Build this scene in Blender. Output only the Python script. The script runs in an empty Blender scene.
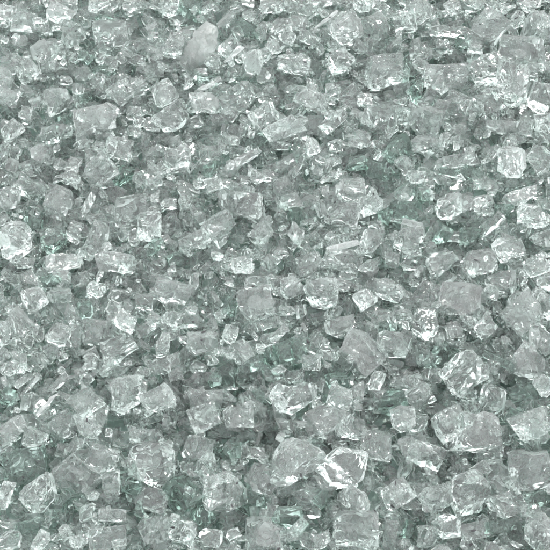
import bpy, bmesh, math, random
import numpy as np
from mathutils import Vector, Matrix, noise, kdtree

random.seed(11)
SC = bpy.context.scene
COL = SC.collection
MM = 0.001
R = math.radians

# ------------------------------------------------------------------ camera
TILT = R(33.0)            # lens leans this far from looking straight down
DIST = 1250.0             # mm, to the centre of the heap
HALF = math.atan(275.0 / DIST)
cam_d = bpy.data.cameras.new("camera")
cam = bpy.data.objects.new("camera", cam_d)
COL.objects.link(cam)
cam.location = (0, -DIST * math.sin(TILT) * MM, DIST * math.cos(TILT) * MM)
cam.rotation_euler = (TILT, 0, 0)
cam_d.angle = 2 * HALF
cam_d.clip_start = 0.02
cam_d.clip_end = 100
SC.camera = cam
CAMP = Vector((0, -DIST * math.sin(TILT), DIST * math.cos(TILT)))
CX = Vector((1, 0, 0))
CY = Vector((0, math.cos(TILT), math.sin(TILT)))
CZ = CX.cross(CY)


def bed(x, y, z=0.0):
    """where a spot of the photographed heap lies on the bed, in mm"""
    d = CX * ((x - 275) / 275 * math.tan(HALF)) + CY * ((275 - y) / 275 * math.tan(HALF)) - CZ
    t = (z - CAMP.z) / d.z
    return CAMP + d * t, t / DIST          # point, mm per photo pixel


# ------------------------------------------------------------------ materials
def new_mat(name):
    m = bpy.data.materials.new(name)
    m.use_nodes = True
    nt = m.node_tree
    nt.nodes.clear()
    return m, nt


def glass_mat(name, tint, rough, dust_haze_lo, dust_haze_hi, bump, scale, dust_haze_col=(0.80, 0.83, 0.82), crack=False, variety=0.5):
    m, nt = new_mat(name)
    N, L = nt.nodes.new, nt.links.new
    out = N("ShaderNodeOutputMaterial")
    geo = N("ShaderNodeNewGeometry")
    tc = N("ShaderNodeTexCoord")
    # tint varies a little from piece to piece
    rnd = N("ShaderNodeMapRange")
    rnd.inputs[3].default_value = 1 - variety
    rnd.inputs[4].default_value = 1 + variety
    L(geo.outputs["Random Per Island"], rnd.inputs[0])
    tin = N("ShaderNodeMix"); tin.data_type = 'RGBA'; tin.clamp_factor = False
    tin.inputs[6].default_value = (1, 1, 1, 1)
    tin.inputs[7].default_value = (*tint, 1)
    L(rnd.outputs[0], tin.inputs[0])
    gl = N("ShaderNodeBsdfGlass")
    gl.inputs["IOR"].default_value = 1.36
    gl.inputs["Roughness"].default_value = rough
    L(tin.outputs[2], gl.inputs["Color"])
    if bump > 0:            # fine relief of the fracture faces
        bp = N("ShaderNodeBump")
        bp.inputs["Distance"].default_value = bump
        if crack:
            n1 = N("ShaderNodeTexVoronoi")
        else:
            n1 = N("ShaderNodeTexNoise")
            n1.inputs["Detail"].default_value = 1
        n1.inputs["Scale"].default_value = scale
        L(tc.outputs["Object"], n1.inputs["Vector"])
        L(n1.outputs[0], bp.inputs["Height"])
        L(bp.outputs[0], gl.inputs["Normal"])
    if dust_haze_hi <= 0:
        L(gl.outputs[0], out.inputs["Surface"])
        return m
    # glass dust and bruised skin, with the veiling haze mixed into the colour
    df = N("ShaderNodeBsdfDiffuse"); df.inputs[0].default_value = (*dust_haze_col, 1)
    tr = N("ShaderNodeBsdfTranslucent"); tr.inputs[0].default_value = (*dust_haze_col, 1)
    dm = N("ShaderNodeMixShader"); dm.inputs[0].default_value = 0.45
    L(df.outputs[0], dm.inputs[1]); L(tr.outputs[0], dm.inputs[2])
    mx = N("ShaderNodeMixShader"); mx.inputs[0].default_value = dust_haze_lo
    if dust_haze_hi > dust_haze_lo:
        n2 = N("ShaderNodeTexNoise")
        n2.inputs["Scale"].default_value = scale * 0.5
        n2.inputs["Detail"].default_value = 2
        L(tc.outputs["Object"], n2.inputs["Vector"])
        mr = N("ShaderNodeMapRange")
        mr.inputs[1].default_value = 0.4; mr.inputs[2].default_value = 0.65
        mr.inputs[3].default_value = dust_haze_lo; mr.inputs[4].default_value = dust_haze_hi
        L(n2.outputs[0], mr.inputs[0])
        L(mr.outputs[0], mx.inputs[0])
    L(gl.outputs[0], mx.inputs[1]); L(dm.outputs[0], mx.inputs[2])
    L(mx.outputs[0], out.inputs["Surface"])
    return m


TINT = (0.959, 0.983, 0.974)
DEEP = (0.80, 0.872, 0.845)
M_CLEAR = glass_mat("clear_glass", TINT, 0.0, 0.06, 0.06, 0, 0, variety=0.3)  # even diffuse share stands in for veiling reflections too
M_CRACK = glass_mat("crackled_glass", TINT, 0.02, 0.09, 0.09, 0.0003, 330, crack=True, variety=0.3)
M_FROST = glass_mat("frosted_glass", TINT, 0.10, 0.14, 0.14, 0.00022, 300, variety=0.3)
M_DEEP = glass_mat("green_glass", DEEP, 0.0, 0.04, 0.04, 0, 0, variety=0.25)
M_MILK = glass_mat("milky_glass", TINT, 0.25, 0.16, 0.36, 0.0009, 260, dust_haze_col=(0.66, 0.69, 0.675))
M_GLINT = glass_mat("glint_white_glass", TINT, 0.1, 0.28, 0.28, 0.0004, 400)  # white of rim reflections put into the colour of thin splinters
M_AMBER = glass_mat("amber_glass", (0.8, 0.68, 0.35), 0.05, 0.1, 0.4, 0.0005, 300, dust_haze_col=(0.6, 0.5, 0.25))
MATS = [M_CLEAR, M_CRACK, M_FROST, M_DEEP, M_MILK, M_AMBER, M_GLINT]

# ------------------------------------------------------------------ chunk shapes
FACE_MIX = {   # share of clear, crackled, frosted faces
    'clear': (0.95, 0.04, 0.01), 'crackled': (0.58, 0.34, 0.08), 'bright': (0.45, 0.53, 0.02),
    'frosted': (0.50, 0.18, 0.32), 'deep': (1, 0, 0), 'milk': (0, 0, 1), 'amber': (1, 0, 0)}


def bis(bm, co, no):
    res = bmesh.ops.bisect_plane(bm, geom=bm.verts[:] + bm.edges[:] + bm.faces[:], dist=1e-4,
                                 plane_co=co, plane_no=no, clear_outer=True, clear_inner=False)
    eds = [e for e in res['geom_cut'] if isinstance(e, bmesh.types.BMEdge)]
    if len(eds) > 2:
        bmesh.ops.holes_fill(bm, edges=eds, sides=0)


def rdir(rs):
    while True:
        v = Vector((rs.uniform(-1, 1), rs.uniform(-1, 1), rs.uniform(-1, 1)))
        if 0.1 < v.length < 1:
            return v.normalized()


def chunk(seed, a, b, c, shape, surf, fine=2.2):
    """closed faceted piece of glass about a x b x c mm -> vertices (mm), faces, material per face, smooth flags, sharp edges"""
    rs = random.Random(seed)
    bm = bmesh.new()
    bmesh.ops.create_cube(bm, size=2.6)
    # plane set in a unit space, |x|<=1
    pl = []
    tilt = {'block': 0.24, 'plate': 0.12, 'shard': 0.10, 'wedge': 0.2, 'chunk': 0.32, 'round': 0.5, 'shell': 0.05, 'arch': 0.08}[shape]
    for ax in range(3):
        for s in (-1, 1):
            n = Vector((0, 0, 0)); n[ax] = s
            n = (n + rdir(rs) * tilt * rs.uniform(0.4, 1)).normalized()
            pl.append((n, rs.uniform(0.86, 1.0)))
    k = {'block': 9, 'plate': 6, 'shard': 5, 'wedge': 5, 'chunk': 10, 'round': 13, 'shell': 14, 'arch': 8}[shape]
    for _ in range(k):
        n = rdir(rs)
        if shape in ('plate', 'shell', 'arch'):
            n.z *= 0.35
            n.normalize()
        sup = abs(n.x) + abs(n.y) + abs(n.z)
        if shape == 'round':
            d = rs.uniform(0.92, 1.06)
        elif shape in ('shell', 'arch'):
            d = rs.uniform(0.98, 1.1)
        elif shape == 'chunk':
            d = 1 + (sup - 1) * rs.uniform(0.05, 0.6)
        else:
            d = 1 + (sup - 1) * rs.uniform(0.15, 0.8)
        pl.append((n, d))
    if shape == 'wedge':
        s = rs.choice((-1, 1))
        pl.append((Vector((0.75, s * 0.65, rs.uniform(-.2, .2))).normalized(), 0.22))
    if shape == 'shard':
        for s in (-1, 1):
            pl.append((Vector((0.5 * s, rs.uniform(-1, 1), rs.uniform(-.5, .5))).normalized(), rs.uniform(0.45, 0.7)))
    for n, d in pl:
        bis(bm, n * d, n)
    for v in bm.verts:
        v.co = Vector((v.co.x * a / 2, v.co.y * b / 2, v.co.z * c / 2))
    bmesh.ops.remove_doubles(bm, verts=bm.verts[:], dist=0.15)
    bmesh.ops.dissolve_degenerate(bm, edges=bm.edges[:], dist=0.1)
    bm.normal_update()
    lay = bm.faces.layers.int.new('facet')
    norms, ftype = [], []
    mixw = FACE_MIX[surf]
    for i, f in enumerate(bm.faces):
        f[lay] = i
        norms.append(f.normal.copy())
        t = rs.random()
        ftype.append(0 if t < mixw[0] else (1 if t < mixw[0] + mixw[1] else 2))
    bmesh.ops.triangulate(bm, faces=bm.faces[:])
    # refine until edges are short
    for it in range(6):
        lim = fine * 1.35
        el = [e for e in bm.edges if e.calc_length() > lim]
        if not el:
            break
        bmesh.ops.subdivide_edges(bm, edges=el, cuts=1, use_grid_fill=False)
        bmesh.ops.triangulate(bm, faces=[f for f in bm.faces if len(f.verts) > 3])
    # which facets meet at a vertex
    rnd3 = Vector((rs.uniform(-99, 99), rs.uniform(-99, 99), rs.uniform(-99, 99)))
    m = (a * b * c) ** (1 / 3)
    rip = []
    for i in range(len(norms)):
        rip.append((rdir(rs) * m * rs.uniform(0.3, 0.9), rs.uniform(0.9, 2.2), rs.uniform(0.05, 0.30) * (0.5 if surf == 'deep' else 1)))
    scoops = []
    ns = {'block': 4, 'chunk': 5, 'wedge': 2, 'round': 3, 'plate': 2, 'shard': 2, 'shell': 0, 'arch': 1}[shape]
    if surf == 'deep':
        ns = 1
    for _ in range(ns):
        dr = rdir(rs)
        rad = m * rs.uniform(0.4, 1.1)
        # surface point in that direction
        best = max((v.co for v in bm.verts), key=lambda q: q.normalized().dot(dr))
        scoops.append((best + dr * rad * rs.uniform(0.72, 0.9), rad))
    new = {}
    for v in bm.verts:
        fs = {f[lay] for f in v.link_faces}
        p = v.co.copy()
        for c0, rad in scoops:
            d = p - c0
            if d.length < rad:
                p = c0 + d.normalized() * rad
        off = Vector((0, 0, 0))
        for f in fs:
            rc, w, amp = rip[f]
            q = (p - rc).length
            h = math.sin(q * w * 2.2) * amp
            h += noise.noise(p * (1.6 / m * 3) + rnd3) * 0.03 * m
            if ftype[f] == 1:
                h += noise.noise(p * 0.55 + rnd3) * 0.7 + noise.noise(p * 0.22 - rnd3) * 0.7
            elif ftype[f] == 2:
                h += noise.noise(p * 0.3 + rnd3) * 0.3
            off += norms[f] * h
        off /= max(1, len(fs))
        new[v] = p + off
    for v, p in new.items():
        v.co = p
    if shape == 'shell':
        for v in bm.verts:
            x, y = v.co.x / a * 2, v.co.y / b * 2
            v.co.y = v.co.y * math.sqrt(max(0.05, 1 - (0.86 if x > 0 else 0.5) * min(1.05, abs(x)) ** 2.2)) + 0.10 * b * x * x
            v.co.y *= 1 + 0.16 * noise.noise(Vector((v.co.x * 0.16, 3.3, math.copysign(5, v.co.y))))
            y = v.co.y / b * 2
            v.co.z += -0.20 * a * x * x - 0.22 * b * y * y
    if shape == 'arch':
        for v in bm.verts:
            x = v.co.x / a * 2
            v.co.y += -0.17 * a * x * x * (1 + 0.4 * x)
    # bruises: thin crumpled air gaps inside the glass
    nb = {'crackled': 7, 'bright': 9, 'frosted': 5, 'clear': 3, 'milk': 0, 'deep': 0, 'amber': 0}[surf]
    if fine > 3 and nb:
        nb = 2
    inner = set()
    for _ in range(nb):
        bb = bmesh.ops.create_icosphere(bm, subdivisions=2, radius=1.0)['verts']
        r0 = min(a, b, c) * 0.5 * rs.uniform(0.15, 0.6)
        flat = rs.random() < 0.45
        st = rs.uniform(1.6, 2.6) if flat else rs.uniform(0.8, 1.5)
        if flat:
            r0 *= 0.75
        q = Matrix.Rotation(rs.uniform(0, 6.3), 3, rdir(rs))
        ce = Vector((rs.uniform(-.27, .27) * a, rs.uniform(-.27, .27) * b, rs.uniform(-.2, .3) * c))
        if shape in ('arch', 'shell'):
            ce *= 0.2
        for v in bb:
            p = Vector((v.co.x * r0 * st, v.co.y * r0 * (0.6 if flat else 1), v.co.z * 0.22))
            p.z += noise.noise(Vector((p.x, p.y, 0)) * 0.35 + rnd3) * r0 * (0.08 if flat else 0.35)
            v.co = q @ p + ce
            inner.add(v)
    if inner:
        infaces = [f for f in bm.faces if f.verts[0] in inner]
        bmesh.ops.reverse_faces(bm, faces=infaces)
        for f in infaces:
            f[lay] = -1
    for e in bm.edges:
        if len(e.link_faces) == 2 and e.link_faces[0][lay] != e.link_faces[1][lay]:
            e.smooth = False
    for f in bm.faces:
        if f[lay] < 0:
            f.smooth = False
            f.material_index = 0
            continue
        t = ftype[f[lay]]
        f.smooth = (t != 1)
        f.material_index = 3 if surf == 'deep' else ((6 if shape == 'shard' else 4) if surf == 'milk' else (5 if surf == 'amber' else t))  # milk splinters get the painted rim-glint white
    bm.normal_update()
    return bm


def to_mesh(bm, name):
    for v in bm.verts:
        v.co *= MM
    me = bpy.data.meshes.new(name)
    bm.to_mesh(me)
    bm.free()
    for m in MATS:
        me.materials.append(m)
    return me


# ------------------------------------------------------------------ the pieces one can tell apart
# x, y, length, width (photo px), turn (deg), shape, surface
P = """
199 50 62 30 62 shell milk|26 72 22 18 30 chunk bright|4 84 12 14 0 chunk bright|112 38 36 26 10 chunk crackled|121 92 22 20 40 chunk crackled
66 122 16 13 10 wedge deep|85 57 15 11 -20 chunk deep|45 54 28 22 15 block frosted|25 20 26 18 -10 chunk frosted|55 100 34 24 10 block frosted
82 97 14 12 40 wedge deep|104 70 24 10 -8 shard deep|72 35 24 20 20 chunk crackled|9 97 22 20 10 chunk bright|32 96 9 15 0 block deep
95 120 44 28 15 block frosted|105 18 15 12 30 wedge deep|12 130 22 18 20 chunk crackled|62 14 24 18 0 chunk frosted|98 4 22 13 5 chunk crackled
175 45 18 21 10 chunk bright|230 49 22 19 40 block clear|252 63 20 23 0 round bright|207 81 20 13 -10 wedge deep|206 87 20 4 25 shard milk
234 55 26 4 40 shard milk|232 103 26 22 10 block crackled|165 93 23 22 30 chunk bright|162 67 9 11 60 chunk bright|248 28 28 12 -30 plate deep
263 40 19 8 -20 plate deep|190 7 26 15 0 chunk deep|271 7 22 13 10 chunk crackled|170 120 30 24 0 round frosted|265 118 32 30 30 block crackled
274 46 14 16 20 chunk bright|140 80 9 11 0 chunk deep|205 104 26 22 0 chunk frosted|213 62 15 17 0 round frosted|362 5 19 14 0 round bright
374 28 25 29 90 round frosted|386 70 38 33 5 block crackled|297 8 28 12 -8 plate frosted|326 20 28 4 42 shard milk|309 37 20 14 -20 chunk crackled
279 44 11 12 45 block bright|294 64 32 24 35 block bright|327 61 18 9 62 block bright|299 80 11 9 0 chunk deep|312 99 29 20 -15 round frosted
353 97 24 22 45 plate clear|334 121 34 15 42 block bright|284 130 36 24 35 block bright|409 70 15 24 0 wedge deep|383 48 24 13 10 chunk deep
404 22 24 18 5 block frosted|381 118 34 25 5 block clear|345 30 32 30 20 chunk frosted|340 60 24 24 0 chunk clear|477 3 16 11 0 round bright
492 26 34 30 -40 block crackled|517 19 18 11 42 block bright|457 31 58 13 -12 arch clear|439 45 22 9 -25 plate deep|462 41 14 15 0 chunk deep
520 50 42 26 -5 block frosted|513 82 46 32 88 round frosted|447 77 46 24 0 block clear|485 70 34 28 20 block clear|434 85 18 7 -30 plate bright
456 105 28 24 0 block clear|488 103 28 24 10 block clear|419 93 12 22 5 wedge deep|505 60 12 9 0 chunk deep|427 122 32 28 10 chunk crackled
441 118 14 30 5 wedge crackled|503 127 36 14 -3 block frosted|540 96 20 30 0 block clear|417 12 20 24 20 chunk crackled|437 8 18 5 50 shard frosted
539 28 24 30 0 block frosted|538 67 26 9 10 plate crackled|44 155 20 24 70 round crackled|38 170 14 10 0 plate bright|60 202 22 30 0 block crackled
74 170 32 16 85 block frosted|98 170 30 34 10 block crackled|87 206 28 9 60 shard bright|97 240 36 22 80 round frosted|131 212 34 32 5 block clear
99 146 15 12 -40 chunk crackled|120 148 28 20 -10 chunk crackled|55 242 26 19 30 chunk deep|34 223 17 12 0 chunk deep|29 188 32 22 0 chunk crackled
53 230 30 10 20 shard clear|9 199 22 24 0 chunk crackled|16 240 26 32 10 block frosted|75 232 16 18 0 chunk crackled|124 178 15 22 -20 wedge deep
62 263 36 18 10 plate frosted|115 262 34 18 0 block frosted|209 171 19 13 0 round deep|214 184 17 14 20 plate bright|149 226 22 27 10 block crackled
155 182 15 12 0 chunk crackled|163 209 11 11 20 chunk deep|184 199 15 10 -30 plate deep|196 240 32 18 30 plate clear|184 243 12 11 0 chunk bright
240 161 44 9 32 shard frosted|257 141 24 13 35 plate deep|241 203 44 26 -10 block frosted|243 264 21 17 0 chunk bright|176 258 16 12 10 chunk deep
155 248 10 22 0 wedge deep|262 235 22 26 10 round crackled|177 157 26 24 0 chunk frosted|220 227 30 26 20 chunk frosted|293 160 36 22 70 wedge clear
296 154 10 17 0 chunk deep|312 147 22 12 -70 block bright|357 163 20 14 0 block deep|398 150 18 28 -30 block deep|379 170 28 14 -20 chunk deep
387 167 16 4 -40 shard crackled|405 164 15 17 40 chunk bright|370 201 22 20 0 chunk bright|408 212 22 19 0 block deep|409 237 38 26 75 block crackled
385 217 12 15 0 round deep|297 217 12 19 20 chunk deep|298 240 11 9 0 chunk amber|343 246 36 6 14 shard milk|341 262 44 22 5 block clear
372 242 20 28 0 block clear|350 190 30 24 0 chunk crackled|343 215 36 24 -10 block frosted|308 264 34 24 20 chunk crackled|283 188 18 28 20 chunk crackled
383 262 16 12 0 wedge deep|523 186 25 14 -8 wedge deep|521 197 32 13 15 block frosted|417 177 17 14 0 chunk bright|420 193 12 17 0 block deep
424 146 30 20 10 round frosted|449 172 20 9 -8 plate deep|473 174 22 11 -28 plate deep|461 160 36 14 10 plate frosted|504 206 13 15 60 wedge deep
444 237 16 20 -20 wedge deep|470 203 30 15 -15 plate clear|490 193 18 9 -20 plate deep|530 216 34 20 10 chunk bright|470 235 20 16 0 chunk deep
509 250 30 26 0 chunk crackled|448 208 24 20 20 chunk clear|509 163 26 28 0 block frosted|540 160 20 26 0 block clear|491 225 32 14 35 shard clear
439 264 36 24 10 round frosted|537 264 26 20 20 chunk bright|481 262 34 24 0 round frosted|62 355 15 10 -48 wedge deep|46 405 34 5 52 shard milk
26 391 38 5 48 shard frosted|60 382 24 9 50 plate bright|111 365 30 12 52 shard bright|60 334 22 22 0 round crackled|75 336 22 14 80 plate clear
12 369 24 16 -20 chunk crackled|119 350 38 24 30 block clear|60 296 23 16 10 chunk bright|96 290 18 13 0 chunk bright|125 322 24 18 -20 chunk bright
25 306 17 8 -65 plate deep|50 280 26 11 15 plate deep|86 310 14 14 0 chunk deep|20 330 34 28 0 block frosted|97 332 28 28 10 chunk frosted
126 392 32 30 0 block crackled|84 402 28 22 10 chunk bright|8 398 16 14 0 chunk deep|34 300 24 20 30 chunk crackled|3 335 12 24 0 chunk bright
93 373 10 12 0 wedge deep|185 321 38 16 -6 round clear|146 329 22 11 28 plate clear|230 334 13 18 0 block bright|239 353 24 24 40 chunk bright
270 340 18 13 10 chunk bright|272 358 13 24 20 wedge deep|163 344 14 26 10 block bright|172 292 38 24 -20 block crackled|233 380 38 22 -58 wedge deep
215 381 14 13 0 wedge deep|262 398 26 10 -50 plate deep|166 278 16 10 0 chunk deep|256 303 36 34 20 round frosted|231 306 11 18 0 chunk deep
205 345 36 24 0 chunk frosted|252 368 26 9 12 plate deep|157 401 30 28 30 chunk bright|165 364 36 13 22 plate clear|207 402 32 24 0 chunk crackled
152 318 12 13 0 block deep|259 284 30 16 0 block clear|359 355 40 36 -38 block frosted|339 327 30 20 5 round clear|340 299 11 15 10 round crackled
279 334 24 8 45 shard bright|292 287 24 21 0 round frosted|301 352 20 28 0 wedge deep|284 353 20 20 20 block deep|326 353 15 17 0 round clear
322 292 30 26 10 chunk clear|311 363 20 15 0 chunk bright|388 290 30 17 -10 chunk bright|407 295 13 12 0 wedge deep|387 331 15 16 0 wedge deep
394 344 32 24 -10 chunk clear|406 341 14 22 0 chunk crackled|382 372 13 10 0 wedge deep|337 381 22 15 5 chunk deep|361 392 18 17 40 wedge frosted
340 398 26 20 0 round crackled|295 395 42 28 -15 chunk crackled|377 381 10 20 0 block bright|393 402 26 22 0 chunk deep|404 384 24 14 10 round clear
365 327 15 13 0 chunk crackled|365 299 20 20 40 chunk bright|522 316 34 36 35 block bright|460 300 44 32 -10 block frosted|486 328 22 18 35 round bright
454 330 15 17 10 block bright|491 292 13 13 0 block bright|499 361 36 8 -24 plate deep|493 368 14 13 0 round bright|528 364 34 32 40 round frosted
466 373 44 38 35 block crackled|443 358 32 24 48 block deep|425 324 24 30 10 chunk clear|522 393 30 16 10 plate deep|543 385 16 20 0 chunk bright
493 398 20 26 0 block clear|414 283 15 10 0 chunk bright|500 284 30 22 20 chunk clear|541 338 18 34 0 block clear|430 295 28 26 0 chunk clear
420 396 26 22 30 block clear|545 303 13 28 0 block frosted|24 466 46 36 10 block deep|75 477 42 38 -38 block crackled|36 498 30 30 0 round bright
4 496 14 30 -20 block bright|62 425 24 27 0 block clear|87 424 28 18 -52 block bright|101 416 15 24 0 block crackled|102 458 34 26 -15 chunk bright
113 515 28 13 0 plate bright|66 505 20 28 0 wedge deep|27 527 26 12 10 chunk deep|111 483 20 22 0 chunk crackled|34 440 22 20 -20 chunk crackled
80 541 20 13 20 chunk bright|131 482 20 28 0 block deep|59 441 20 13 0 wedge deep|108 538 38 22 10 plate frosted|12 429 26 18 30 block frosted
41 541 16 17 0 chunk bright|9 540 26 18 0 block frosted|153 463 46 42 -10 round crackled|199 448 24 28 80 block clear|204 417 30 26 0 chunk bright
242 439 26 12 28 plate deep|236 454 12 14 0 wedge deep|215 447 15 14 0 wedge deep|223 493 40 40 0 round crackled|263 478 34 34 10 chunk crackled
184 496 30 36 45 block deep|192 470 11 14 0 wedge deep|151 500 32 22 -15 block frosted|266 537 42 40 0 round frosted|240 538 13 10 0 wedge deep
183 533 24 24 0 block clear|155 530 26 26 10 chunk crackled|240 418 30 20 0 chunk frosted|252 503 34 24 -20 block deep|203 516 22 18 0 chunk deep
211 539 24 18 0 chunk crackled|143 436 26 14 0 plate clear|142 510 16 14 -20 wedge deep|294 462 48 36 25 round bright|323 422 34 30 38 block frosted
342 470 50 36 15 round clear|377 445 28 32 5 block crackled|352 426 30 24 0 block clear|403 418 20 24 0 chunk bright|409 450 16 28 0 block crackled
397 494 28 26 30 chunk crackled|356 500 34 22 -20 chunk crackled|355 528 46 34 0 block frosted|390 535 34 14 80 shard crackled|294 532 38 12 42 shard bright
287 518 30 22 0 block deep|325 450 24 18 0 wedge deep|325 496 24 16 40 wedge deep|382 484 13 11 0 wedge deep|320 541 22 14 20 chunk bright
410 532 14 20 0 wedge deep|307 499 30 20 0 chunk clear|477 433 46 38 -5 block clear|531 425 36 28 0 block bright|529 469 42 40 10 block crackled
467 490 42 36 10 round clear|434 498 36 24 -12 chunk crackled|450 424 30 32 20 chunk crackled|428 455 36 22 -10 block clear|510 503 34 28 0 block clear
447 526 24 20 -10 block clear|476 531 30 18 10 plate clear|499 526 26 14 10 chunk deep|540 531 26 32 0 chunk crackled|536 500 24 15 20 chunk deep
512 417 11 18 0 wedge deep|460 452 18 9 -48 wedge deep|489 458 26 14 0 chunk clear|417 425 20 24 0 chunk clear|426 536 24 22 0 chunk crackled
""".replace("\n", "|")
ROWS = []
for r in P.split("|"):
    t = r.split()
    if len(t) == 7:
        ROWS.append((float(t[0]), float(t[1]), float(t[2]), float(t[3]), float(t[4]), t[5], t[6]))
ROWS.sort(key=lambda r: -r[2] * r[3] * (1.0 if r[6] != 'milk' else 9))
EXTRA = ROWS[300:]
ROWS = ROWS[:300]
print("pieces", len(ROWS), "extra", len(EXTRA))

# ------------------------------------------------------------------ packing of the heap
# body: x, y, z, radius, pinned(0..1), kind
bodies = []
rp = random.Random(5)
for i, (x, y, l, w, ang, shp, srf) in enumerate(ROWS):
    rr = 0.5 * (0.35 * l + 0.65 * w)
    if shp in ('shard', 'plate'):
        rr = w * 0.5
    z = rp.uniform(-6, 4) + rr * 0.25
    if srf == 'deep':
        z -= 2 + rr * 0.2
    if srf == 'bright':
        z += 5
    if srf == 'milk':
        z += 16 if shp == 'shard' else 3
    if shp == 'arch':
        z = 1
    p, k = bed(x, y, z)
    bodies.append([p.x, p.y, z, rr * k * 0.9, 0.97, i])
n_hero = len(bodies)
XL, XR, YB, YT = -430, 430, -440, 520


def far_from(x, y, d):
    return all((b[0] - x) ** 2 + (b[1] - y) ** 2 > (b[3] * 0.8 + d) ** 2 for b in bodies[:n_hero])


for (x, y, l, w, ang, shp, srf) in EXTRA:
    p, k = bed(x, y, -4)
    bodies.append([p.x, p.y, -4, 0.45 * w, 0.9, -1])
for _ in range(2600):          # chips lodged between the large pieces
    x, y = rp.uniform(XL, XR), rp.uniform(YB, YT)
    r = rp.uniform(3.5, 9.0)
    inside = abs(x) < 300 and -330 < y < 380
    if inside and not far_from(x, y, r * 0.3):
        continue
    bodies.append([x, y, rp.uniform(-8, 4), r, 0.0, -2])
for _ in range(600):           # little chips lying on top
    x, y = rp.uniform(XL, XR), rp.uniform(YB, YT)
    if rp.random() < 0.7 and not far_from(x, y, -1):
        continue
    bodies.append([x, y, rp.uniform(6, 12), rp.uniform(2.0, 5.0), 0.0, -5])
for layer, (zc, n, r0, r1) in enumerate(((-9, 2600, 6, 11), (-22, 2000, 8, 13))):
    for _ in range(n):
        bodies.append([rp.uniform(XL, XR), rp.uniform(YB, YT), zc + rp.uniform(-7, 7), rp.uniform(r0, r1), 0.0, -3 - layer])
for _ in range(260):           # outside the view, same size as the large ones
    x, y = rp.uniform(XL, XR), rp.uniform(YB, YT)
    if abs(x) < 300 and -330 < y < 380:
        continue
    bodies.append([x, y, rp.uniform(-6, 2), rp.uniform(9, 16), 0.0, -6])
B = np.array([b[:5] for b in bodies])
for it in range(14):
    kd = kdtree.KDTree(len(B))
    for i, b in enumerate(B):
        kd.insert(b[:3], i)
    kd.balance()
    D = np.zeros((len(B), 3)); cnt = np.zeros(len(B))
    for i in range(len(B)):
        ri = B[i, 3]
        for co, j, d in kd.find_range(B[i, :3], (ri + 24) * 0.85):
            if j <= i:
                continue
            want = (ri + B[j, 3]) * 0.70
            if d >= want or d < 1e-6:
                continue
            dv = (B[i, :3] - B[j, :3]) / d * (want - d)
            wi, wj = 1 - B[i, 4] + 1e-3, 1 - B[j, 4] + 1e-3
            D[i] += dv * wi / (wi + wj); D[j] -= dv * wj / (wi + wj)
            cnt[i] += 1; cnt[j] += 1
    c = np.maximum(cnt, 1)[:, None]
    D = D / c * 1.2
    D[:, 2] -= 0.25 * (1 - B[:, 4])
    B[:, :3] += D
    B[:, 2] = np.maximum(B[:, 2], -36 + B[:, 3] * 0.8)
    # nothing loose climbs over the large pieces
    loose = B[:, 4] == 0
    B[loose, 2] = np.minimum(B[loose, 2], 15)

# close the holes through which the bare ground would show
rows_b = [list(b) for b in B]
low = [(b[0], b[1], b[3]) for b in rows_b[n_hero:] if b[2] < -6]
cell = {}
for q in low:
    cell.setdefault((int(q[0] // 20), int(q[1] // 20)), []).append(q)
for _ in range(22000):
    x, y = rp.uniform(XL, XR), rp.uniform(YB, YT)
    cx, cy2 = int(x // 20), int(y // 20)
    if all((q[0] - x) ** 2 + (q[1] - y) ** 2 > (q[2] * 0.85) ** 2 for i in (-1, 0, 1) for j in (-1, 0, 1) for q in cell.get((cx + i, cy2 + j), ())):
        r = rp.uniform(6.5, 10.5)
        rows_b.append([x, y, rp.uniform(-24, -15), r, 0.0])
        cell.setdefault((cx, cy2), []).append((x, y, r))
print("added", len(rows_b) - len(B))
B = np.array(rows_b)

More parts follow.
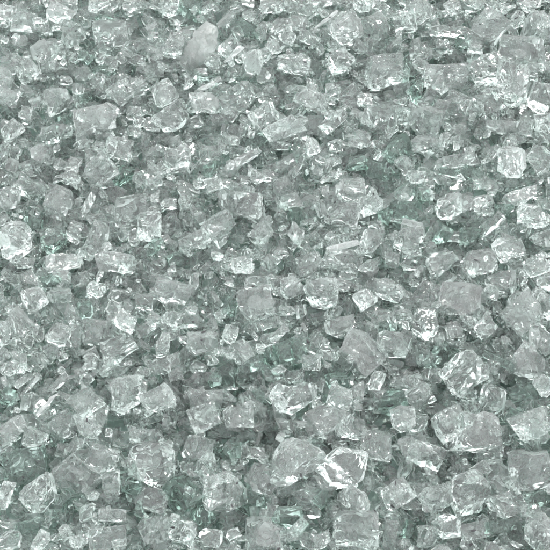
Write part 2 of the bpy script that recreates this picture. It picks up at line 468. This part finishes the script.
# ------------------------------------------------------------------ labels
SURF = {'milk': 'white-glint', 'bright': 'glittering', 'crackled': 'crackled', 'frosted': 'cloudy', 'clear': 'clear', 'deep': 'dark green', 'amber': 'amber'}
SHP = {'shell': 'curved shell', 'chunk': 'chunk', 'block': 'block', 'wedge': 'wedge', 'shard': 'splinter', 'plate': 'flat chip', 'round': 'rounded lump', 'arch': 'arching sliver'}
LAND = [   # x, y, own label, short name
    (199, 50, 'smooth milky white curved shell of glass near the top edge, left of centre', 'milky curved shell'),
    (457, 31, 'long arching clear sliver of glass with a hooked end near the top right', 'long arching sliver'),
    (359, 355, 'large cloudy diamond-set square block right of centre with one corner pointing up', 'big diamond-set block'),
    (408, 212, 'small square dark green pane-like block in the right half', 'square dark green block'),
    (523, 186, 'dark green wedge under the right edge with a pale bar below it', 'dark wedge by the right edge'),
    (294, 462, 'glittering rounded lump ringed by a bright rim below the centre', 'bright-rimmed round lump'),
    (46, 405, 'long straight white splinter leaning right at the left side', 'straight white splinter'),
    (513, 82, 'tall rounded cloudy lump near the upper right corner', 'tall cloudy lump'),
    (266, 537, 'pale cloudy rounded dome cut by the bottom edge', 'pale dome at the bottom'),
    (477, 433, 'large smooth clear block in the lower right quarter', 'large smooth clear block'),
    (153, 463, 'broad crackled rounded lump in the lower left quarter', 'broad crackled lump'),
    (334, 121, 'glittering narrow block leaning right in the upper half', 'leaning glittering bar'),
    (66, 122, 'small dark green wedge alone among cloudy pieces at upper left', 'small lone green wedge'),
    (131, 212, 'clear square block with a white lower edge left of centre', 'clear square block'),
    (298, 240, 'tiny amber yellow chip just above the centre', 'amber chip'),
    (97, 240, 'upright cloudy rounded lump at left, narrower than its neighbours', 'upright cloudy lump'),
    (522, 316, 'large glittering tilted block by the right edge', 'glittering tilted block'),
    (24, 466, 'large dark green block by the left edge, low down', 'large green block'),
    (233, 380, 'dark green pointed wedge like a spire left of the cloudy diamond', 'green spire'),
    (214, 184, 'crumpled glittering white flat chip under a dark green lump', 'crumpled white chip'),
    (60, 334, 'small round crackled lump in the left third', 'small crackled lump'),
    (386, 70, 'broad crackled block right of centre near the top', 'broad crackled block'),
    (185, 321, 'long clear rounded lump with a bright right end left of centre', 'clear oblong lump'),
    (460, 300, 'broad cloudy block in the right half just under the middle', 'broad cloudy block'),
    (112, 38, 'large crackled chunk near the top left', 'large crackled chunk'),
    (355, 528, 'large cloudy block at the bottom edge, right of centre', 'cloudy block at the bottom'),
    (529, 469, 'large crackled block in the lower right corner area', 'crackled corner block'),
    (75, 477, 'large crackled block tilted down to the right, lower left', 'tilted crackled block'),
    (256, 303, 'cloudy rounded lump at the very centre', 'cloudy central lump'),
]
DIRS = ['right of', 'above right of', 'above', 'above left of', 'left of', 'below left of', 'below', 'below right of']


def nearest_row(x, y):
    return min(range(len(ROWS)), key=lambda i: (ROWS[i][0] - x) ** 2 + (ROWS[i][1] - y) ** 2)


labels = {}
land_idx = {}
for x, y, full, short in LAND:
    i = nearest_row(x, y)
    if (ROWS[i][0] - x) ** 2 + (ROWS[i][1] - y) ** 2 < 9 and i not in land_idx:
        labels[i] = full
        land_idx[i] = (x, y, short)
    else:
        print("landmark lost", short)


def size_word(l, w):
    s = math.sqrt(l * w)
    return 'large' if s > 33 else ('medium' if s > 24 else ('small' if s > 15 else 'tiny'))


used = set(labels.values())
order = sorted(range(len(ROWS)), key=lambda i: (ROWS[i][1], ROWS[i][0]))
for i in order:
    if i in labels:
        continue
    x, y, l, w, ang, shp, srf = ROWS[i]
    lm = sorted(land_idx.values(), key=lambda t: (t[0] - x) ** 2 + (t[1] - y) ** 2)
    lean = ''
    a_ = ang % 180
    if l > 1.35 * w:
        lean = 'level ' if a_ < 20 or a_ > 160 else ('upright ' if 70 < a_ < 110 else ('right-leaning ' if a_ < 70 else 'left-leaning '))
    done = False
    for use_dist in (False, True):
        for t in lm[:3]:
            dx, dy = x - t[0], t[1] - y
            k = int(round(math.atan2(dy, dx) / (math.pi / 4))) % 8
            d = math.hypot(dx, dy)
            dist = ''
            if use_dist:
                dist = 'close ' if d < 45 else ('further ' if d < 90 else 'far ')
            txt = f"{size_word(l, w)} {lean}{SURF[srf]} {SHP[shp]} {dist}{DIRS[k]} the {t[2]}"
            if txt not in used:
                done = True
                break
        if done:
            break
    if not done:
        t = lm[0]; t2 = lm[1]
        txt = f"{size_word(l, w)} {SURF[srf]} {SHP[shp]} between the {t[2]} and the {t2[2]}"
        if txt in used:
            txt = f"{size_word(l, w)} {SURF[srf]} {SHP[shp]} between the {t[2]} and the {lm[2][2]}"
    if txt in used:
        print("DUP", txt)
    used.add(txt)
    labels[i] = txt

# ------------------------------------------------------------------ build the large pieces
CAT = {'shard': ('glass_splinter', 'glass splinter'), 'plate': ('glass_flake', 'glass flake'), 'shell': ('glass_flake', 'glass flake'),
       'arch': ('glass_splinter', 'glass splinter'), 'wedge': ('glass_chunk', 'glass chunk'), 'block': ('glass_chunk', 'glass chunk'),
       'chunk': ('glass_chunk', 'glass chunk'), 'round': ('glass_chunk', 'glass chunk')}
GRP = {'glass_splinter': 'splinters in the crushed glass', 'glass_flake': 'flat flakes in the crushed glass', 'glass_chunk': 'chunks of the crushed glass heap'}
for i, (x, y, l, w, ang, shp, srf) in enumerate(ROWS):
    rs = random.Random(1000 + i)
    bx, by, bz = B[i, :3]
    _, k = bed(x, y, bz)
    a, b = l * k * 1.0, w * k * 1.0
    c = {'plate': 0.45 * b + 2, 'shard': 0.8 * b + 1, 'shell': 4.0, 'arch': 0.7 * b, 'block': 0.75 * b, 'wedge': 0.8 * b}.get(shp, 0.85 * b)
    bm = chunk(1000 + i, a, b, c, shp, srf, fine=1.9)
    name, cat = CAT[shp]
    me = to_mesh(bm, name)
    o = bpy.data.objects.new(name, me)
    COL.objects.link(o)
    # lies facing the lens roughly, with its own tilt
    tl = 0.10 if shp in ('shell', 'arch', 'plate', 'shard') else 0.42
    if i in land_idx:
        tl = 0.12
    elif l < 1.3 * w and abs(ang) < 15:
        ang += rs.uniform(-32, 32)
    rot = Matrix.Rotation(TILT * 0.8, 3, 'X') @ Matrix.Rotation(R(ang), 3, 'Z') @ Matrix.Rotation(rs.gauss(0, tl), 3, 'X') @ Matrix.Rotation(rs.gauss(0, tl), 3, 'Y')
    o.matrix_world = Matrix.Translation(Vector((bx, by, bz)) * MM) @ rot.to_4x4()
    o['label'] = labels[i]
    o['category'] = cat
    o['group'] = GRP[name]

# ------------------------------------------------------------------ small fragments and the buried rest, one mass
protos = []
for s in range(44):
    rs = random.Random(7000 + s)
    shp = rs.choice(['chunk', 'chunk', 'block', 'wedge', 'wedge', 'plate', 'plate', 'shard', 'round'])
    srf = rs.choice(['clear', 'clear', 'crackled', 'crackled', 'bright', 'frosted'])
    a = 24; b = 24 * rs.uniform(0.6, 1.0); c = 24 * rs.uniform(0.5, 0.9)
    if shp == 'plate':
        c = 8
    if shp == 'shard':
        b = c = 9
    bm = chunk(7000 + s, a, b, c, shp, srf, fine=3.6)
    bm.verts.ensure_lookup_table()
    vs = np.array([v.co[:] for v in bm.verts])
    bm.verts.index_update()
    fs = np.array([[v.index for v in f.verts] for f in bm.faces])
    mi = np.array([f.material_index for f in bm.faces]); sm = np.array([f.smooth for f in bm.faces])
    se = np.array([[v.index for v in e.verts] for e in bm.edges if not e.smooth]).reshape(-1, 2)
    bm.free()
    protos.append((vs, fs, mi, sm, se))
V, F, MI, SM, SE = [], [], [], [], []
off = 0
for i in range(n_hero, len(B)):
    rs = random.Random(i)
    vs, fs, mi, sm, se = protos[rs.randrange(len(protos))]
    rot = np.array(Matrix.Rotation(rs.uniform(0, 6.28), 3, rdir(rs)))
    v = (vs * (B[i, 3] / 11.0)) @ rot.T + B[i, :3]
    V.append(v * MM); F.append(fs + off); MI.append(mi); SM.append(sm); SE.append(se + off)
    off += len(v)
V = np.concatenate(V); F = np.concatenate(F); MI = np.concatenate(MI); SM = np.concatenate(SM); SE = np.concatenate(SE)
me = bpy.data.meshes.new("glass_fragments")
me.vertices.add(len(V)); me.vertices.foreach_set("co", V.astype(np.float32).ravel())
me.loops.add(len(F) * 3); me.loops.foreach_set("vertex_index", F.astype(np.int32).ravel())
me.polygons.add(len(F)); me.polygons.foreach_set("loop_start", np.arange(0, len(F) * 3, 3, dtype=np.int32))
me.polygons.foreach_set("material_index", MI.astype(np.int32))
me.update(calc_edges=True)
for m in MATS:
    me.materials.append(m)
me.polygons.foreach_set("use_smooth", SM.astype(bool))
ne = len(me.edges)
ev = np.zeros(ne * 2, dtype=np.int32); me.edges.foreach_get("vertices", ev)
ev = np.sort(ev.reshape(-1, 2), axis=1).astype(np.int64)
key = ev[:, 0] * len(V) + ev[:, 1]
SE = np.sort(SE, axis=1).astype(np.int64)
sk = SE[:, 0] * len(V) + SE[:, 1]
at = me.attributes.new("sharp_edge", 'BOOLEAN', 'EDGE')
at.data.foreach_set("value", np.isin(key, sk))
me.update()
frag = bpy.data.objects.new("glass_fragments", me)
COL.objects.link(frag)
frag['kind'] = 'stuff'
frag['label'] = 'small chips and buried pieces of crushed greenish glass filling the heap'
frag['category'] = 'crushed glass'
print("fragment tris", len(F))

# ------------------------------------------------------------------ ground under the heap
gm, nt = new_mat("packed_glass_grit")
out = nt.nodes.new("ShaderNodeOutputMaterial")
bs = nt.nodes.new("ShaderNodeBsdfPrincipled")
tc = nt.nodes.new("ShaderNodeTexCoord")
vn = nt.nodes.new("ShaderNodeTexVoronoi"); vn.inputs["Scale"].default_value = 130
cr = nt.nodes.new("ShaderNodeValToRGB")
cr.color_ramp.elements[0].color = (0.36, 0.50, 0.445, 1); cr.color_ramp.elements[1].color = (0.46, 0.60, 0.545, 1)
nt.links.new(tc.outputs["Object"], vn.inputs["Vector"]); nt.links.new(vn.outputs["Color"], cr.inputs[0])
nt.links.new(cr.outputs[0], bs.inputs["Base Color"]); bs.inputs["Roughness"].default_value = 0.85
bp = nt.nodes.new("ShaderNodeBump"); bp.inputs["Distance"].default_value = 0.008
nt.links.new(vn.outputs["Distance"], bp.inputs["Height"]); nt.links.new(bp.outputs[0], bs.inputs["Normal"])
nt.links.new(bs.outputs[0], out.inputs["Surface"])
bm = bmesh.new()
bmesh.ops.create_grid(bm, x_segments=80, y_segments=80, size=0.9)
for v in bm.verts:
    v.co.z = -0.036 + 0.003 * noise.noise(v.co * 30)
me = bpy.data.meshes.new("ground"); bm.to_mesh(me); bm.free()
me.materials.append(gm)
g = bpy.data.objects.new("ground", me); COL.objects.link(g); g['kind'] = 'structure'

# ------------------------------------------------------------------ small dark specks set on the glass
bpy.context.view_layer.update()
dg = bpy.context.evaluated_depsgraph_get()
spots = [(8,36),(76,31),(74,57),(75,60),(126,87),(125,108),(172,33),(176,47),(177,49),(327,58),(330,53),(305,62),(99,147),(97,146),(100,231),(99,234),
         (34,170),(7,222),(8,196),(2,248),(214,204),(190,169),(276,98),(275,75),(275,234),(335,202),(341,233),(323,202),(366,322),(341,299),(232,506),
         (237,483),(221,458),(433,501),(458,501),(505,15),(497,22),(494,20),(516,18),(520,13),(301,475),(87,420),(89,423),(178,422),(38,440),(40,446),
         (110,328),(115,333),(18,402),(13,369),(205,312),(202,340),(57,133),(50,132),(464,69),(504,107),(470,211),(468,13),(392,405),(311,509),
         (388,166),(396,168),(249,240),(236,250),(84,378),(120,395),(247,20),(162,75),(537,5),(490,66),(424,434),(380,508),(355,380),(487,450)]
rg = random.Random(3)
spots += [(rg.uniform(0, 550), rg.uniform(0, 550)) for _ in range(70)]
bm = bmesh.new()
for gx, gy in spots:
    p0, _ = bed(gx, gy)
    d = (p0 - CAMP).normalized()
    hit, loc, nor, idx, ob, mw = SC.ray_cast(dg, CAMP * MM, d)
    if not hit:
        continue
    r = rg.uniform(0.5, 1.15)
    loc = loc - d * r * 0.8 * MM
    q = Matrix.Rotation(rg.uniform(0, 6.28), 3, rdir(rg))
    n0 = len(bm.verts)
    vs = bmesh.ops.create_icosphere(bm, subdivisions=2, radius=1.0)['verts']
    st = rg.uniform(1, 3.0)
    for v in vs:
        c = v.co * (1 + 0.35 * noise.noise(v.co * 1.7 + loc * 500))
        v.co = (q @ Vector((c.x * r * st, c.y * r, c.z * r * 0.7))) * MM + loc
me = bpy.data.meshes.new("specks"); bm.to_mesh(me); bm.free()
gm2, nt = new_mat("dark_speck")
o2 = nt.nodes.new("ShaderNodeOutputMaterial"); b2 = nt.nodes.new("ShaderNodeBsdfPrincipled")
i2 = nt.nodes.new("ShaderNodeNewGeometry"); r2 = nt.nodes.new("ShaderNodeValToRGB")
r2.color_ramp.elements[0].color = (0.012, 0.012, 0.015, 1); r2.color_ramp.elements[1].color = (0.028, 0.027, 0.030, 1)
nt.links.new(i2.outputs["Random Per Island"], r2.inputs[0]); nt.links.new(r2.outputs[0], b2.inputs["Base Color"])
b2.inputs["Roughness"].default_value = 0.5
nt.links.new(b2.outputs[0], o2.inputs["Surface"])
me.materials.append(gm2)
gr = bpy.data.objects.new("specks", me); COL.objects.link(gr)
gr['kind'] = 'stuff'; gr['label'] = 'fine dark specks scattered over the crushed glass'; gr['category'] = 'specks'

# ------------------------------------------------------------------ light
EL, AZ = R(58), R(25)       # sun behind and above the heap, a little to the right
w = bpy.data.worlds.new("World"); SC.world = w; w.use_nodes = True
nt = w.node_tree; nt.nodes.clear()
wo = nt.nodes.new("ShaderNodeOutputWorld"); bg = nt.nodes.new("ShaderNodeBackground")
sky = nt.nodes.new("ShaderNodeTexSky"); sky.sky_type = 'NISHITA'; sky.sun_disc = False
sky.sun_elevation = EL; sky.sun_rotation = AZ
sky.dust_density = 1.5; sky.air_density = 1.0; sky.ozone_density = 1.0
hs = nt.nodes.new("ShaderNodeHueSaturation"); hs.inputs["Saturation"].default_value = 0.08
nt.links.new(sky.outputs[0], hs.inputs["Color"]); cl = nt.nodes.new("ShaderNodeMix"); cl.data_type = 'RGBA'      # thin even cloud in front of the blue
cl.inputs[0].default_value = 0.7
cl.inputs[7].default_value = (4.9, 4.78, 4.90, 1)
nt.links.new(hs.outputs[0], cl.inputs[6]); nt.links.new(cl.outputs[2], bg.inputs[0])
bg.inputs[1].default_value = 0.15
nt.links.new(bg.outputs[0], wo.inputs[0])
sd = bpy.data.lights.new("sun", 'SUN'); sd.energy = 0.6; sd.angle = R(10); sd.color = (1, 0.97, 0.93)
so = bpy.data.objects.new("sun", sd); COL.objects.link(so)
dirv = Vector((math.sin(AZ) * math.cos(EL), math.cos(AZ) * math.cos(EL), math.sin(EL)))
so.rotation_euler = dirv.to_track_quat('Z', 'Y').to_euler()

# ------------------------------------------------------------------ render settings
SC.view_settings.view_transform = 'Standard'
SC.view_settings.look = 'None'
SC.view_settings.exposure = 1.68
SC.view_settings.gamma = 1.0
SC.render.film_transparent = False
cy = SC.cycles
SC.render.engine = 'CYCLES'
cy.max_bounces = 16; cy.transmission_bounces = 16; cy.glossy_bounces = 12; cy.diffuse_bounces = 4
cy.use_adaptive_sampling = True; cy.adaptive_threshold = 0.08; cy.adaptive_min_samples = 16
cy.transparent_max_bounces = 8
cy.sample_clamp_indirect = 6.0
cy.sample_clamp_direct = 0.0
cy.use_denoising = True
cy.time_limit = 800
